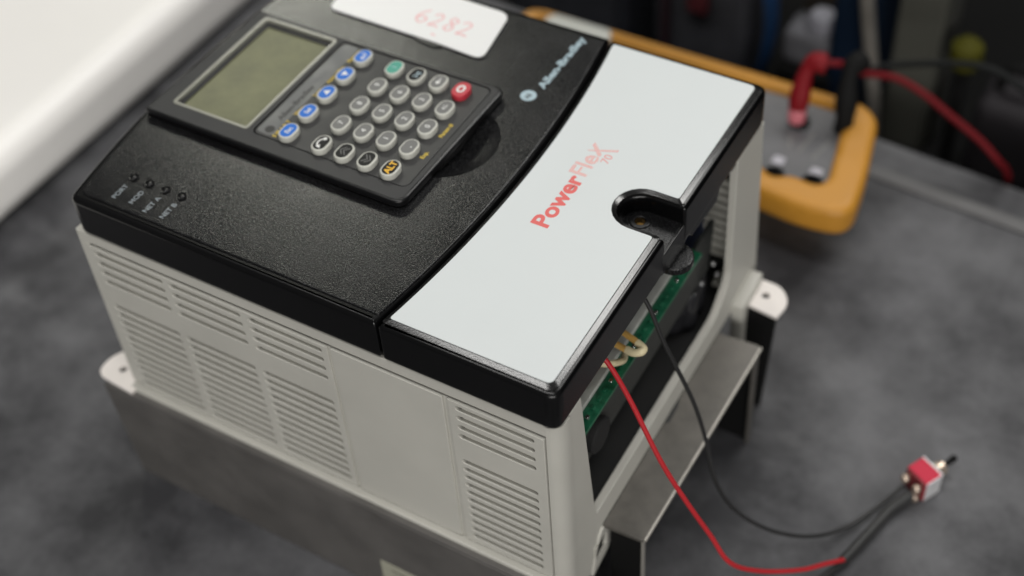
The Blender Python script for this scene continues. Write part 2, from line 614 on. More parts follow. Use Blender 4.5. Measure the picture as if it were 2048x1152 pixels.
tcov = plate('terminal_cover', [end_cover(0, 0.5, 0.0, L, 4.5)], -RIM, -0.75, BLKR, drive, bev=2.0, res=4)
LA = end_cover(3.6, 2.3, 1.9, L - 3.4, 2.6)
LB = end_cover(1.9, 0.9, 0.4, L - 1.7, 3.0)
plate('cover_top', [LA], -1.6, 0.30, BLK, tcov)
bm = bmesh.new()
rows = [[bm.verts.new(Vector((p[0], p[1], z)) * S) for p in lp] for lp, z in ((LA, 0.34), (LB, -0.36), (LB, -1.9))]
for a, b in zip(rows, rows[1:]):
    n = len(a)
    for k in range(n):
        bm.faces.new((a[k], a[(k + 1) % n], b[(k + 1) % n], b[k]))
bmesh.ops.recalc_face_normals(bm, faces=bm.faces)
me = bpy.data.meshes.new('rim_lip')
bm.to_mesh(me)
bm.free()
smooth(me, 35)
link('rim_lip', me, mat('rim_lip_plastic', (0.006, 0.006, 0.006), 0.16, spec=0.75, bump=(0.5, 1.0, 0.03), glint_speck=(0.5, (0.02, 0.02, 0.02), 0.5)), tcov)
plate('front_label', [end_cover(3.9, 2.6, 2.2, L - 3.7, 2.6)], 0.30, 0.48, LAB, tcov)
# notch floor, raised boss around the screw hole, end tongue
nf = [(NX0 - 0.5, NY0 - 1), (L - 1.2, NY0 - 1), (L - 1.2, NY1 + 1), (NX0 - 0.5, NY1 + 1)]
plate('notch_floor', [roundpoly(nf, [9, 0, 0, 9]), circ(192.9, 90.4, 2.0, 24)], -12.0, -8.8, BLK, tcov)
plate('screw_boss', [circ(192.9, 90.4, 3.9, 32), circ(192.9, 90.4, 2.05, 24)], -11.0, -8.35, SMB, tcov, bev=0.3)
lathe('brass_insert', [(3.0, 0), (3.0, 4), (0.01, 4)], (193.0, 90.8, -15.5), mat('brass', (0.62, 0.36, 0.10), 0.35, metal=0.6), tcov, 20)
plate('end_skirt', [[(NY0 - 1.0, -9.2), (NY1 + 1.0, -9.2), (NY1 + 1, -RIM), (NY0 - 1, -RIM)]], L - 2.0, L - 0.25, BLKR, tcov, bev=0.3, axes='YZ')
tg = []
for k in range(17):
    a = math.radians(-90 + 180 * k / 16)
    tg.append((L - 1.5 + 7.0 * math.cos(a), 91.5 + 7.2 * math.sin(a)))
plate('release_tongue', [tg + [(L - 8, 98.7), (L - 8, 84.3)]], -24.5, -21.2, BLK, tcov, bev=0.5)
plate('tongue_web', [[(84.0, -22), (99.0, -22), (101.5, -RIM + 1), (82.0, -RIM + 1)]], L - 3.0, L - 1.0, BLKR, tcov, bev=0.2, axes='YZ')
plate('side_web', [[(99.5, -RIM + 1), (172, -RIM + 1), (171.5, -22.5), (142, -21.5), (139.5, -19.4), (131.5, -19.4), (128.5, -25.5), (106, -23.8)]], L - 3.2, L - 1.2, BLKR, tcov, bev=0.2, axes='YZ')

# label print: POWER bold, FLEX hatched, 70
text('red_lettering', 'Power', (169.3, 64.3, 0.50), 6.6, RED, tcov, 90, bold=0.30, fit=28.6)
hat = bpy.data.materials.new('hatched_red_print')
hat.use_nodes = True
nt = hat.node_tree
b = nt.nodes['Principled BSDF']
b.inputs['Roughness'].default_value = 0.5
tc = nt.nodes.new('ShaderNodeTexCoord')
sp = nt.nodes.new('ShaderNodeSeparateXYZ')
nt.links.new(tc.outputs['Object'], sp.inputs[0])
mm = nt.nodes.new('ShaderNodeMath')
mm.operation = 'MULTIPLY'
mm.inputs[1].default_value = 1000 / 0.78
nt.links.new(sp.outputs['X'], mm.inputs[0])
fr = nt.nodes.new('ShaderNodeMath')
fr.operation = 'FRACT'
nt.links.new(mm.outputs[0], fr.inputs[0])
gt = nt.nodes.new('ShaderNodeMath')
gt.operation = 'GREATER_THAN'
gt.inputs[1].default_value = 0.52
nt.links.new(fr.outputs[0], gt.inputs[0])
mx = nt.nodes.new('ShaderNodeMixRGB')
mx.inputs[1].default_value = (0.69, 0.20, 0.18, 1)
mx.inputs[2].default_value = (0.68, 0.66, 0.64, 1)
nt.links.new(gt.outputs[0], mx.inputs[0])
nt.links.new(mx.outputs[0], b.inputs['Base Color'])
text('hatched_lettering', 'Fle', (169.2, 93.7, 0.50), 6.9, hat, tcov, 90, bold=0.16, fit=11.6)
# the long-legged last letter, two crossing strokes
plate('hatched_lettering', [[(163.3, 110.6), (163.9, 112.0), (169.2, 106.8), (168.4, 105.4)]], 0.485, 0.52, hat, tcov)
plate('hatched_lettering', [[(162.9, 107.2), (164.1, 107.0), (173.6, 110.7), (173.7, 112.0)]], 0.49, 0.53, hat, tcov)
text('model_number', '70', (173.4, 103.4, 0.50), 3.3, mat('light_red_print', (0.70, 0.24, 0.22), 0.5), tcov, 90, bold=-0.03, fit=4.6)

# --- housing
hous = plate('housing', [[(-1.5, 0.9), (1.2, 0.9), (1.2, 5.0), (203, 5.0), (203, 7.0), (1.2, 7.0), (1.0, 168), (203, 174), (203, 178), (-1.5, 176)]], -111, -RIM - 0.15, GRY, drive, bev=0.3)
box('top_strip', -0.5, 203.2, 0.6, 2.2, -24.2, -RIM - 0.1, GRY, hous, bev=0.3)
box('corner_strip', -0.5, 3.6, 0.6, 2.2, -110, -24.25, GRY, hous, bev=0.3)


def slot(x0, x1, zc, h=2.55):
    return rect(x0, zc - h / 2, x1, zc + h / 2, h / 2 - 0.05, 4)


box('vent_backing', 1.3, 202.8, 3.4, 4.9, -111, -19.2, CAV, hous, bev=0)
ZU = [-28.6 - 5.15 * k for k in range(4)]
ZL = [-58.8 - 4.72 * k for k in range(11)]
colsA = [(5.4, 39.2), (42.4, 76.0), (79.4, 112.4)]
colB = [(167.9, 198.6)]


def vent_panel(x0, x1, cols):
    loops = [rect(x0, -110.6, x1, -25.6)]
    for c in cols:
        for z in ZU + ZL:
            loops.append(slot(c[0], c[1], z))
    return plate('side_panel', loops, 0.0, 1.7, GRY, hous, bev=0.2, axes='XZ', res=1)


vent_panel(4.2, 115.0, colsA)
plate('side_panel', [rect(116.6, -110.6, 162.9, -25.6)], 0.0, 2.0, GRY, hous, bev=0.28, axes='XZ', res=1)
vent_panel(165.0, 202.4, colB)
box('divider_strip', 115.0, 116.6, 0.9, 2.1, -110.5, -25.6, GRY, hous, bev=0.1)
box('divider_strip', 162.9, 165.0, 0.9, 2.1, -110.5, -25.6, GRY, hous, bev=0.1)
# tilted louvre blades, one behind each slot; alike blades share a mesh
blade = {}
for c in colsA + colB:
    ln = c[1] - c[0]
    key = round(ln, 1)
    if key not in blade:
        bm = bmesh.new()
        prof = [(1.72, -1.7), (1.5, -1.2), (2.1, 1.1), (3.3, 1.1)]    # (y, z) low edge near the face, high edge set back
        a = [bm.verts.new(Vector((1.9, y, z)) * S) for y, z in prof]
        bb = [bm.verts.new(Vector((ln - 0.2, y, z)) * S) for y, z in prof]
        for k in range(4):
            bm.faces.new((a[k], a[(k + 1) % 4], bb[(k + 1) % 4], bb[k]))
        bm.faces.new(a[::-1])
        bm.faces.new(bb)
        bmesh.ops.recalc_face_normals(bm, faces=bm.faces)
        me = bpy.data.meshes.new('louvre_blade')
        bm.to_mesh(me)
        bm.free()
        me.materials.append(GRY)
        blade[key] = me
    for z in ZU + ZL:
        o = bpy.data.objects.new('louvre_blade', blade[key])
        C.objects.link(o)
        o.parent = hous
        o.location = Vector((c[0], 0, z)) * S
# foot ledge under the panels
plate('foot_ledge', [roundpoly([(-1.6, -111.0), (-1.6, -113.6), (203.5, -113.6), (203.5, -111.0)], 0.5)], -2.6, 2.3, GRY, hous, bev=0.6, axes='XZ')
# rounded near corner column
cp = []
for k in range(9):
    a = math.radians(-90 + 90 * k / 8)
    cp.append((203.0 + 5.2 * math.cos(a), 6.2 + 5.6 * math.sin(a)))
plate('corner_column', [[(202.9, 0.6)] + cp + [(208.2, 8.0), (204.0, 8.0), (202.9, 3.0)]], -133, -RIM - 0.1, GRY, hous)
# end frame around the wiring opening
outer = [(7.9, -RIM - 0.15), (7.9, -133), (14, -134), (18.0, -134), (29.0, -111.5), (160, -111.5), (164, -134.5), (177.5, -134.5), (178.9, -117), (171.8, -RIM - 0.15),
         (146.0, -RIM - 0.15), (147.3, -86.5), (134.5, -98.2), (24.8, -98.2), (16.7, -RIM - 0.15)]
plate('end_frame', [roundpoly(outer, [0, 0, 1, 1, 2, 2, 1, 2, 2, 0, 0, 5, 5, 2, 0])], 204.4, 207.6, GRY, hous, bev=0.35, axes='YZ')
# latch lug with its bright spring
plate('latch_lug', [roundpoly([(19.5, -134.5), (33.0, -131), (37.6, -127.0), (36.4, -114), (29, -111.6), (26.0, -114)], 1.5),
                    roundpoly([(22.6, -125.8), (22.6, -118.2), (31.5, -118.2), (31.5, -125.8)][::-1], 0.8)], 206.0, 208.4, GRY, hous, bev=0.3, axes='YZ')
box('latch_spring', 205.6, 208.0, 25.0, 29.0, -124.6, -119.4, CHR, hous, bev=0.5)
plate('latch_lug', [roundpoly([(151, -106), (173, -104), (169, -131), (164, -134.5), (152.5, -134)], 2)], 207.4, 213.0, GRY, hous, bev=0.3, axes='YZ')
# inside of the far wall: slotted panel seen through the opening
box('inner_wall', 120, 203, 168.5, 169.5, -110, -20, CAV, hous, bev=0)
for k in range(10):
    z = -53.5 - 4.65 * k
    x0 = 190.6 - 1.35 * min(k, 5) + 0.0
    box('inner_slat', x0 - 3, 197.2, 166.6, 168.3, z - 1.7, z + 1.7, GRYD, hous, bev=0.2, seg=1)
box('inner_post', 197.6, 200.4, 165.5, 168.4, -99, -36, GRYD, hous, bev=0.3)
box('inner_post', 191.5, 195.5, 167.0, 168.4, -51.2, -36, PLT, hous, bev=0.3)
box('inner_foot', 196, 204.4, 156, 166.4, -105, -102.8, GRYD, hous, bev=0.5)

# --- wiring cavity: lining, circuit board, terminal strip, plate, capacitors
cav = box('cavity_lining', 60, 203.4, 5.0, 8.0, -110.5, -20, CAV, hous, bev=0)
box('cavity_floor', 60, 204.0, 8.2, 166, -110.5, -106, CAV, hous, bev=0)
board = box('circuit_board', 120, 201.8, 10, 129, -58.4, -56.8, PCB, drive, bev=0.1, seg=1)
for k in range(23):
    y = 16 + 4.7 * k
    box('board_component', 198.4, 199.8, y, y + 1.8, -56.7, -56.1, CHR if k % 4 == 0 else PCB, board, bev=0.15, seg=1)
ts = box('terminal_strip', 172, 196.6, 20, 122, -56.7, -54.6, PCBW, board, bev=0.5)
for k in range(17):
    y = 24 + 5.8 * k
    lathe('terminal_screw', [(1.5, 0), (1.5, 0.3), (0.9, 0.35), (0.8, 0.1), (0.01, 0.1)], (191.8, y, -54.58), DMET if k % 2 else PLT, board, 14)
pl = plate('support_plate', [[(14, -58.6), (150, -58.6), (146, -84), (20, -86)]], 196.0, 198.0, PLT, drive, bev=0.2, axes='YZ')
lathe('rubber_grommet', [(7.6, 0), (7.6, 2.2), (6.8, 2.8), (0.01, 2.8)], (198.0, 43.5, -76.0), CAV, pl, 28, 'X')
for x, y, r in ((190, 128, 6.5), (193, 141, 6.0), (188, 150, 6.5), (196, 131, 4.0)):
    lathe('capacitor', [(r, 0), (r, 19), (r - .6, 20), (r - 1.2, 20.2), (r - 1.4, 19.6), (0.01, 19.6)], (x, y, -104), mat('capacitor_sleeve', (0.015, 0.015, 0.017), 0.25), drive, 24)
for x, y, z in ((199, 137, -84), (200, 146, -80), (196, 126, -76), (200.5, 150, -90)):
    lathe('solder_joint', [(1.2, 0), (1.1, 0.8), (0.6, 1.4), (0.01, 1.5)], (x, y, z), mat('dull_solder', (0.30, 0.30, 0.30), 0.45, metal=0.8), drive, 12)
box('blue_relay', 176, 191, 125, 156, -84, -56, BLU, drive, bev=1.0)
# tan jumper loop
lp = [(188, 64, -44), (198, 61.5, -44), (205.0, 60.0, -43), (208.0, 60.6, -42), (208.2, 62.6, -42), (205, 64.2, -42), (198, 67.0, -43), (188, 71, -44)]
j = tube('jumper_wire', lp, 1.25, TAN, drive, 12, 8)
tube('jumper_sleeve', [(202.5, 60.5, -43.4), (205.5, 60.0, -43), (208.0, 60.6, -42), (208.4, 61.7, -42), (208.0, 62.8, -42), (205, 64.2, -42)], 1.5, CREM, j, 12, 8)
tube('jumper_wire', [(184, 47, -48), (192, 51, -46), (198, 54, -47), (201, 60, -50), (199, 66, -54)], 1.3, CREM, drive, 10, 6)

# --- metal base
SY = -5.0
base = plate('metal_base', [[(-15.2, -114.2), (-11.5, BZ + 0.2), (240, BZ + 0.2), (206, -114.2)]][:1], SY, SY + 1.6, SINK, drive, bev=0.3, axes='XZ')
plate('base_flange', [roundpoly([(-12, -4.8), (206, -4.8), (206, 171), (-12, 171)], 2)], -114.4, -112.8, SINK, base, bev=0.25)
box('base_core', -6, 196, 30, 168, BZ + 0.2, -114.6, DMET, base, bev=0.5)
box('base_wall', 196.2, 205, -3.3, 30, BZ + 0.3, -134.6, DMET, base, bev=0.3)
# mounting ears
plate('mounting_ear', [roundpoly([(1.5, -4.9), (-19.5, -3.4), (-20.2, 6.5), (-14.5, 15.5), (1.5, 16)], [0, 7, 5, 5, 0], 6), circ(-10.5, 3.6, 1.7, 18)], -112.7, -111.0, TABM, base, bev=0.3)
plate('mounting_ear', [roundpoly([(208.4, 174.5), (221.5, 174.8), (228.2, 167), (226.4, 156.6), (214.5, 158.0), (208.4, 160)], [0, 8, 5, 0.6, 0, 0], 6), circ(217.3, 166.6, 1.75, 18)], -112.4, -110.8, TABM, base, bev=0.3)
plate('mounting_ear', [roundpoly([(203, -4.9), (224, -4.9), (224, 10.8), (203, 12)], [0, 3, 2, 0], 4)], -135.8, -134.6, SHLF, base, bev=0.3)
plate('ear_web', [[(210.6, -112.6), (226.2, -112.6), (223.0, BZ + 0.3), (214.0, BZ + 0.3)]], 156.6, 158.2, DMET, base, bev=0.2, axes='XZ')
# bracket shelf beyond the opening with its two legs
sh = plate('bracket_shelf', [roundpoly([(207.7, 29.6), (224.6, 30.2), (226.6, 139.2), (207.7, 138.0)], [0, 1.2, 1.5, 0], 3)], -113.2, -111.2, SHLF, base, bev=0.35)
plate('bracket_leg', [[(210.6, -113.4), (223.6, -113.4), (223.6, BZ + 0.3), (210.6, BZ + 0.3)]], 30.4, 32.2, DMET, base, bev=0.2, axes='XZ')
plate('bracket_leg', [[(210.6, -113.4), (226.2, -113.4), (224.6, BZ + 0.3), (210.6, BZ + 0.3)]], 136.6, 138.4, DMET, base, bev=0.2, axes='XZ')
plate('leg_edge', [[(30.2, -112.8), (32.4, -112.8), (32.4, BZ + 0.3), (30.2, BZ + 0.3)]], 223.7, 224.6, EDGE, base, bev=0.2, axes='YZ')
plate('leg_edge', [[(133.4, -112.8), (138.6, -112.8), (137.6, BZ + 0.3), (134.4, BZ + 0.3)]], 225.2, 226.4, SHLF, base, bev=0.2, axes='YZ')
tube('shelf_rim', [(224.9, 31, -112.0), (225.8, 80, -112.0), (226.8, 138.4, -112.0)], 0.8, EDGE, base, 8, 4)
plate('dark_patch', [roundpoly([(207.9, 84), (209.6, 85), (209.3, 93), (208.5, 97), (207.9, 97.5)], 0.5)], -111.25, -111.1, DKP, base)  # small dark patch on the shelf beside the end frame
# rating label low on the base
rl = plate('rating_label', [rect(122.8, -176 + 1.6, 176, -150.2, 0.6)], SY - 0.25, SY - 0.02, mat('buff_label', (0.36, 0.355, 0.28), 0.5), base, axes='XZ')
for k in range(4):
    z = -154.5 - 4.6 * k
    plate('printed_line', [rect(128, z - 0.35, 168 - 9 * (k % 2), z + 0.35)], SY - 0.31, SY - 0.26, PLT, base, axes='XZ')

# ---------------------------------------------------------------- keypad module
kp = thing('keypad_module', 'charcoal handheld keypad with green display and round keys, set in the black cover', 'keypad', (60, 86, 1))
HZ = 4.2
body = plate('keypad_body', [roundpoly([(-1.0, 49.0), (119.0, 48.6), (120.4, 120.4), (1.5, 121.0)], [1.5, 5, 3.5, 1.5]), rect(5.0, 55.0, 117.4, 119.7, 2)], 1.0, HZ, SMB, kp, bev=0.9, res=3)
plate('body_floor', [rect(3.0, 53.0, 118.4, 120.2, 2)], 0.7, 1.15, SMB, kp)
face = plate('keypad_face', [roundpoly([(0.2, 50.0), (117.8, 49.7), (119.0, 119.4), (2.4, 120.0)], [1.2, 4.3, 3, 1.2]), rect(6.6, 56.6, 43.6, 118.2, 1.5), rect(45.6, 56.2, 116.2, 118.6, 3)], HZ - 0.6, HZ + 0.12, HIM, kp, bev=0.1, res=1)
under = plate('keypad_underbody', [roundpoly([(90, 63), (113.5, 63), (116.0, 68), (117.6, 76), (117.6, 98), (116.0, 106), (113.5, 111), (90, 111)], 3)], -4.8, 0.95, SMB, kp, bev=1.2, res=2)
box('side_rib', 117.0, 118.0, 70, 104, -2.6, -1.6, SMB, kp, bev=0.3)
inset = plate('key_panel', [rect(46.1, 56.7, 115.8, 118.2, 2.6)], HZ - 1.2, HZ - 0.12, HIM2, kp, bev=0.3)
plate('print_strip', [rect(46.9, 58.0, 54.5, 117.2, 1.6)], HZ - 0.13, HZ - 0.06, MEMB, kp)
# display window
plate('window_frame', [rect(6.7, 56.7, 43.4, 118.1, 1.6), rect(8.0, 58.0, 42.1, 116.8, 0.9)], HZ - 1.9, HZ + 0.2, LCDF, kp, bev=0.2)
plate('display_well', [rect(7.8, 57.8, 42.3, 117.0, 0.9), rect(10.0, 59.2, 41.6, 114.6, 0.6)], HZ - 2.2, HZ - 1.35, HIM, kp)
plate('lcd_screen', [rect(8.2, 58.2, 42.0, 116.6, 0.5)], HZ - 3.0, HZ - 2.0, LCD, kp)
# dark lettering and yellow legends on the panel
plate('round_badge', [circ(51.4, 60.9, 2.0, 24)], HZ - 0.055, HZ - 0.03, DKP, kp)
text('printed_name', 'Allen-Bradley', (52.3, 67.0, HZ - 0.03), 2.5, DKP, kp, 90, bold=0.05, sx=1.15)
ZP = HZ - 0.05
for s, x, y, sz in (('S M A R T', 56.1, 58.0, 1.7), ('View', 56.0, 72.0, 1.75), ('Lang', 56.0, 84.6, 1.7), ('Auto / Man', 56.0, 93.5, 1.7), ('Remove', 56.0, 108.0, 1.7)):
    text('yellow_legend', s, (x, y, ZP), sz, YEL, kp, 90, bold=0.07)
text('yellow_legend', 'Exp.', (113.2, 72.4, ZP), 1.7, YEL, kp, 90, bold=0.07)
text('yellow_legend', 'Param #', (113.2, 85.5, ZP), 1.7, YEL, kp, 90, bold=0.07)

KZ = HZ - 0.1


def stad(cx, cy, hx, hy, n=8):
    r = hx
    out = []
    for s, a0 in ((1, 0), (-1, 180)):
        for k in range(n + 1):
            a = math.radians(a0 + 180 * k / n)
            out.append((cx + r * math.cos(a), cy + s * (hy - r) + r * math.sin(a)))
    return out


def glyph(kind, x, y, z, m, par):
    if kind == 'up' or kind == 'down':
        s = -1 if kind == 'up' else 1
        plate('legend', [[(x + s * 1.5, y), (x - s * 1.0, y - 1.5), (x - s * 1.0, y + 1.5)]], z, z + .05, m, par)
    elif kind == 'enter':
        tube('legend', [(x - 1.3, y + 1.3, z), (x + 0.7, y + 1.3, z), (x + 0.7, y - 1.2, z)], 0.28, m, par, 6, 0, flat=0.05)
        plate('legend', [[(x + 0.7, y - 2.2), (x - 0.3, y - 0.8), (x + 1.7, y - 0.8)]], z, z + .05, m, par)
    elif kind == 'arc':
        pts = []
        for k in range(9):
            a = math.radians(115 + 130 * k / 8)
            pts.append((x + 1.1 + 2.5 * math.cos(a), y + 2.5 * math.sin(a), z))
        tube('legend', pts, 0.32, m, par, 6, 0, flat=0.05)
        p = pts[-1]
        plate('legend', [[(p[0] + 1.1, p[1] - 0.6), (p[0] - 1.0, p[1] - 0.3), (p[0] + 0.2, p[1] + 1.1)]], z, z + .05, m, par)
        p = pts[0]
        plate('legend', [circ(p[0] + 0.1, p[1] + 0.1, 0.75, 12)], z, z + .05, m, par)
    elif kind in ('fast', 'slow'):
        s = -1 if kind == 'fast' else 1
        for q in (-0.6, 0.8):
            tube('legend', [(x - s * 0.9 + s * q, y - 2.0, z), (x + s * 0.8 + s * q, y, z), (x - s * 0.9 + s * q, y + 2.0, z)], 0.20, m, par, 6, 0, flat=0.05)
    elif kind == 'stop':
        plate('legend', [stad(x, y, 1.65, 2.2), stad(x, y, 0.85, 1.3)], z, z + .05, m, par)
    elif kind == 'dot':
        plate('legend', [circ(x + 0.8, y, 0.3, 10)], z, z + .05, m, par)
    elif kind == 'left':
        plate('legend', [[(x, y - 1.8), (x - 1.1, y - 0.2), (x + 1.1, y - 0.2)]], z, z + .05, m, par)
        tube('legend', [(x, y - 0.2, z), (x, y + 1.8, z)], 0.25, m, par, 6, 0, flat=0.05)
    else:
        sz = 2.1 if len(kind) < 3 else 1.9
        bd = 0.03 if kind != 'ALT' else 0.12
        if kind == 'ALT':
            sz = 2.6
        text('legend', kind, (x + sz / 2, y, z + 0.03), sz, m, par, 90, bold=bd, align='CENTER')


keys = []
for i, (k, m) in enumerate((('Esc', KBL), ('Sel', KBL), ('up', KBL), ('down', KBL), ('enter', KBL))):
    keys.append((60.6, 61.9 + 12.5 * i, k, m, WHT, KEY))
X = (76.0, 86.3, 96.5, 106.8)
for (x, k, m, c) in zip(X, ('arc', 'fast', 'slow', 'ALT'), (KBK,) * 4, (WHT, KGR, KGR, AMB)):
    keys.append((x, 61.6, k, m, c, KEY))
for y, row in ((74.3, ('7', '4', '1', 'dot')), (86.9, ('8', '5', '2', '0')), (99.2, ('9', '6', '3', '+/-'))):
    for x, k in zip(X, row):
        keys.append((x, y, k, KGR, WHT, KEY))
keys += [(X[0], 111.3, 'I', KGN, LTB, KEY), (X[1], 111.3, 'Jog', KBK, LTB, KEY), (X[2], 111.3, 'left', KGR, WHT, KEY), (X[3], 111.3, 'stop', None, WHT, KRD)]
for x, y, k, im, lm, bmm in keys:
    y -= 0.5
    x -= 0.3
    b = plate('key', [stad(x, y, 3.25, 4.55)], KZ - 0.3, KZ + 2.5, bmm, kp, bev=0.4, res=2)
    if im:
        plate('inlay', [stad(x, y, 2.5, 3.85)], KZ + 2.45, KZ + 2.57, im, b)
    glyph(k, x, y, KZ + 2.58, lm, b)

# ---------------------------------------------------------------- white tag with handwritten number
tagp = [(24.2, 138.2), (76.5, 136.4), (80.5, 139.2), (84.5, 136.2), (100.3, 135.6), (96.0, 165.0), (22.0, 166.5)]
tg0 = thing('number_tag', 'white rounded tag with a faint red handwritten number, lying on the black cover', 'tag', (60, 150, 1))
plate('tag_card', [roundpoly([(24.2, 137.6), (78.0, 137.0), (100.6, 135.6), (96.0, 166.5), (22.0, 168.5)], [4, 0, 5, 5, 4], 6)], 0.9, 1.5, TAGW, tg0, bev=0.15)
plate('tag_shadow_piece', [roundpoly([(66, 137.6), (82, 137.6), (79, 134.4), (71, 134.9)], 1.5)], 0.47, 1.1, SMB, tg0, bev=0.2)  # black piece put in as the shade under the tag's edge


def stroke(pts):
    tube('handwriting', [(px, py, 1.53) for px, py in pts], 0.34, PINK, tg0, 6, 6, flat=0.05)


# digits 6 2 8 2 written along x
def dg(ox, oy, pts, s=1.0):
    stroke([(ox + px * s, oy + py * s) for px, py in pts])


dg(61.5, 145.5, [(3.4, 9.2), (1.0, 6.2), (0.2, 2.6), (2.4, 0.2), (4.6, 1.9), (3.8, 4.2), (1.4, 4.0), (0.6, 2.8)])
dg(68.2, 145.3, [(0.2, 7.0), (2.0, 8.8), (4.0, 7.2), (3.0, 4.0), (0.4, 0.4), (2.4, 1.0), (5.0, 0.6)])
dg(75.2, 145.3, [(4.0, 7.8), (2.0, 8.8), (0.8, 6.8), (2.6, 4.8), (4.2, 2.4), (2.2, 0.3), (0.4, 2.0), (2.4, 4.6), (4.2, 7.0), (4.0, 7.8)])
dg(81.6, 145.0, [(0.2, 7.6), (2.2, 9.0), (4.2, 7.6), (3.2, 4.4), (0.6, 0.6), (2.6, 0.9), (5.6, 0.5)])
stroke([(73.2, 141.0), (75.2, 140.8)])

# ---------------------------------------------------------------- toggle switch and its leads
sw = thing('toggle_switch', 'small crimson toggle switch with a silver side lying on the bench', 'switch', (300, 150, BZ))
A = math.radians(62)                     # switch turned on the bench
ux = Vector((math.cos(A), math.sin(A), 0))
uy = Vector((-math.sin(A), math.cos(A), 0))


def swbox(name, a0, a1, b0, b1, c0, c1, m, par, bev=0.3):
    o = box(name, a0, a1, b0, b1, c0, c1, m, par, bev)
    T = Matrix.Translation(Vector((302.4, 147.6, BZ + 0.2)) * S) @ Matrix.Rotation(A, 4, 'Z')
    o.data.transform(T)
    return o


def swp(a, b, c):
    return tuple(Vector((302.4, 147.6, BZ + 0.2)) + ux * a + uy * b + Vector((0, 0, c)))


sb = swbox('switch_body', -4.3, 4.3, -5.7, 5.7, 0, 12.6, SWR, sw, 0.4)
swbox('rear_face', -5.0, -4.2, -5.5, 5.5, 0.2, 12.3, SWD, sw, 0.2)
swbox('side_label', -4.1, 4.6, -6.1, -5.6, 0.2, 12.2, SWL, sw, 0.1)
swbox('front_plate', 4.2, 5.0, -5.9, 5.9, -0.1, 12.7, SWL, sw, 0.2)
d = (ux).normalized()
lathe('threaded_bushing', [(3.1, 0), (3.1, 6.5), (2.6, 7.0), (0.01, 7.0)], swp(4.9, 0, 6.2), BRS, sw, 20, d)
lathe('hex_nut', [(3.9, 0), (3.9, 1.8), (0.01, 1.8)], swp(6.6, 0, 6.2), mat('dull_nut', (0.25, 0.22, 0.18), 0.45, metal=0.8), sw, 6, d)
lathe('toggle_lever', [(1.1, 0), (1.0, 2), (1.5, 6.0), (1.6, 7.5), (1.0, 8.4), (0.01, 8.6)], swp(11.0, 0, 6.2), DMET, sw, 16, (ux + Vector((0, 0, 0.12))).normalized())
for bq, cq in ((-3.4, 8.8), (3.4, 8.8), (-3.4, 2.6)):
    swbox('terminal_pin', -8.8, -4.9, bq - 0.4, bq + 0.4, cq - 1.1, cq + 1.1, BRS, sw, 0.15)
    lathe('solder_bead', [(1.75, -1.7), (2.0, -0.6), (1.7, 0.7), (0.9, 1.5), (0.01, 1.6)], swp(-7.4, bq, cq + 0.5), BRS, sw, 14)

t_end = swp(-9.5, -3.0, 5.5)
t_end2 = swp(-9.5, 2.4, 5.5)
wr = tube('red_wire', [(196, 43.0, -24), (204.2, 42.2, -30), (213.2, 41.6, -45), (226.3, 39.7, -70), (236.3, 40.9, -90), (246.0, 43.6, -110), (254.3, 45.0, -125), (263.1, 55.8, -140), (274.5, 72.7, -155), (281.2, 84.9, -163), (287.0, 95.5, -170)], 0.95, WRED, None, 14, 10)
tag(wr, 'thin red wire running from under the end cover out to the switch', 'wire')
wb = tube('black_wire', [(197, 68.5, -20), (204.9, 70.2, -25), (213.3, 70.0, -45), (223.8, 73.4, -75), (229.2, 76.1, -100), (235.0, 73.8, -120), (243.3, 77.3, -140), (256.6, 84.5, -155), (270.7, 95.7, -165), (281.2, 110.5, -171), (290.3, 128.8, -171.5), t_end2], 0.85, WBLK, None, 14, 10)
tag(wb, 'thin black wire hanging from under the end cover to the switch', 'wire')
hs = tube('heat_shrink_sleeve', [(286.2, 94.2, -170.3), (288.8, 104.5, -171.4), (292.4, 118.0, -171.4), (295.5, 128.5, -170.8), t_end], 2.2, SHR, None, 14, 10, wob=0.02)
tag(hs, 'black heat shrink sleeve over the red wire behind the switch', 'sleeve')
w2 = tube('black_cable', [(256, 34, -172.9), (268, 56, -172.9), (279, 79, -172.6), (287.2, 96.2, -171.2), (289.5, 105, -171.3)], 1.5, WBLK, None, 12, 8)
tag(w2, 'thicker black cable lying on the bench and leaving the picture at the bottom', 'cable')

# ---------------------------------------------------------------- multimeter
MT = -128.0
mm_ = thing('multimeter', 'multimeter in an amber rubber holster lying behind the drive', 'multimeter', (115, 290, BZ))
mo = roundpoly([(6, 250), (180, 247), (205, 244), (229, 248), (226, 275), (216, 322), (205, 330), (6, 330)], [10, 0, 14, 20, 30, 12, 12, 10], 5)
mo_in = roundpoly([(14, 262), (176, 263.5), (184, 258), (192, 263.5), (206, 262), (209, 268), (200, 316), (196, 321), (14, 323.5)], [6, 4, 4, 4, 6, 6, 8, 6, 6], 4)
hol = plate('rubber_holster', [mo, mo_in], MT - 18, MT, ORG, mm_, bev=4.5, res=4)
plate('holster_base', [roundpoly([(12, 276), (190, 276), (204, 280), (206, 288), (200, 312), (192, 320), (12, 320)], 8)], BZ + 0.3, MT - 14, ORG, mm_, bev=6, res=4)
mf = plate('meter_face', [roundpoly([(12, 258), (178, 258), (206, 258), (212, 266), (204, 318), (198, 324), (12, 324)], 4)], MT - 18, MT - 4.5, MGF, mm_, bev=0.6)
plate('display_window', [rect(22, 290, 62, 327.5, 5)], MT - 5.0, MT + 0.5, GLS, mm_, bev=0.8)
lathe('range_knob', [(19, 0), (19, 6), (16, 9), (0.01, 9)], (120, 290, MT - 4.6), MGF, mm_, 32)
plate('knob_bar', [rect(102, 286, 138, 294, 3)], MT + 4.0, MT + 9, DMET, mm_, bev=1)
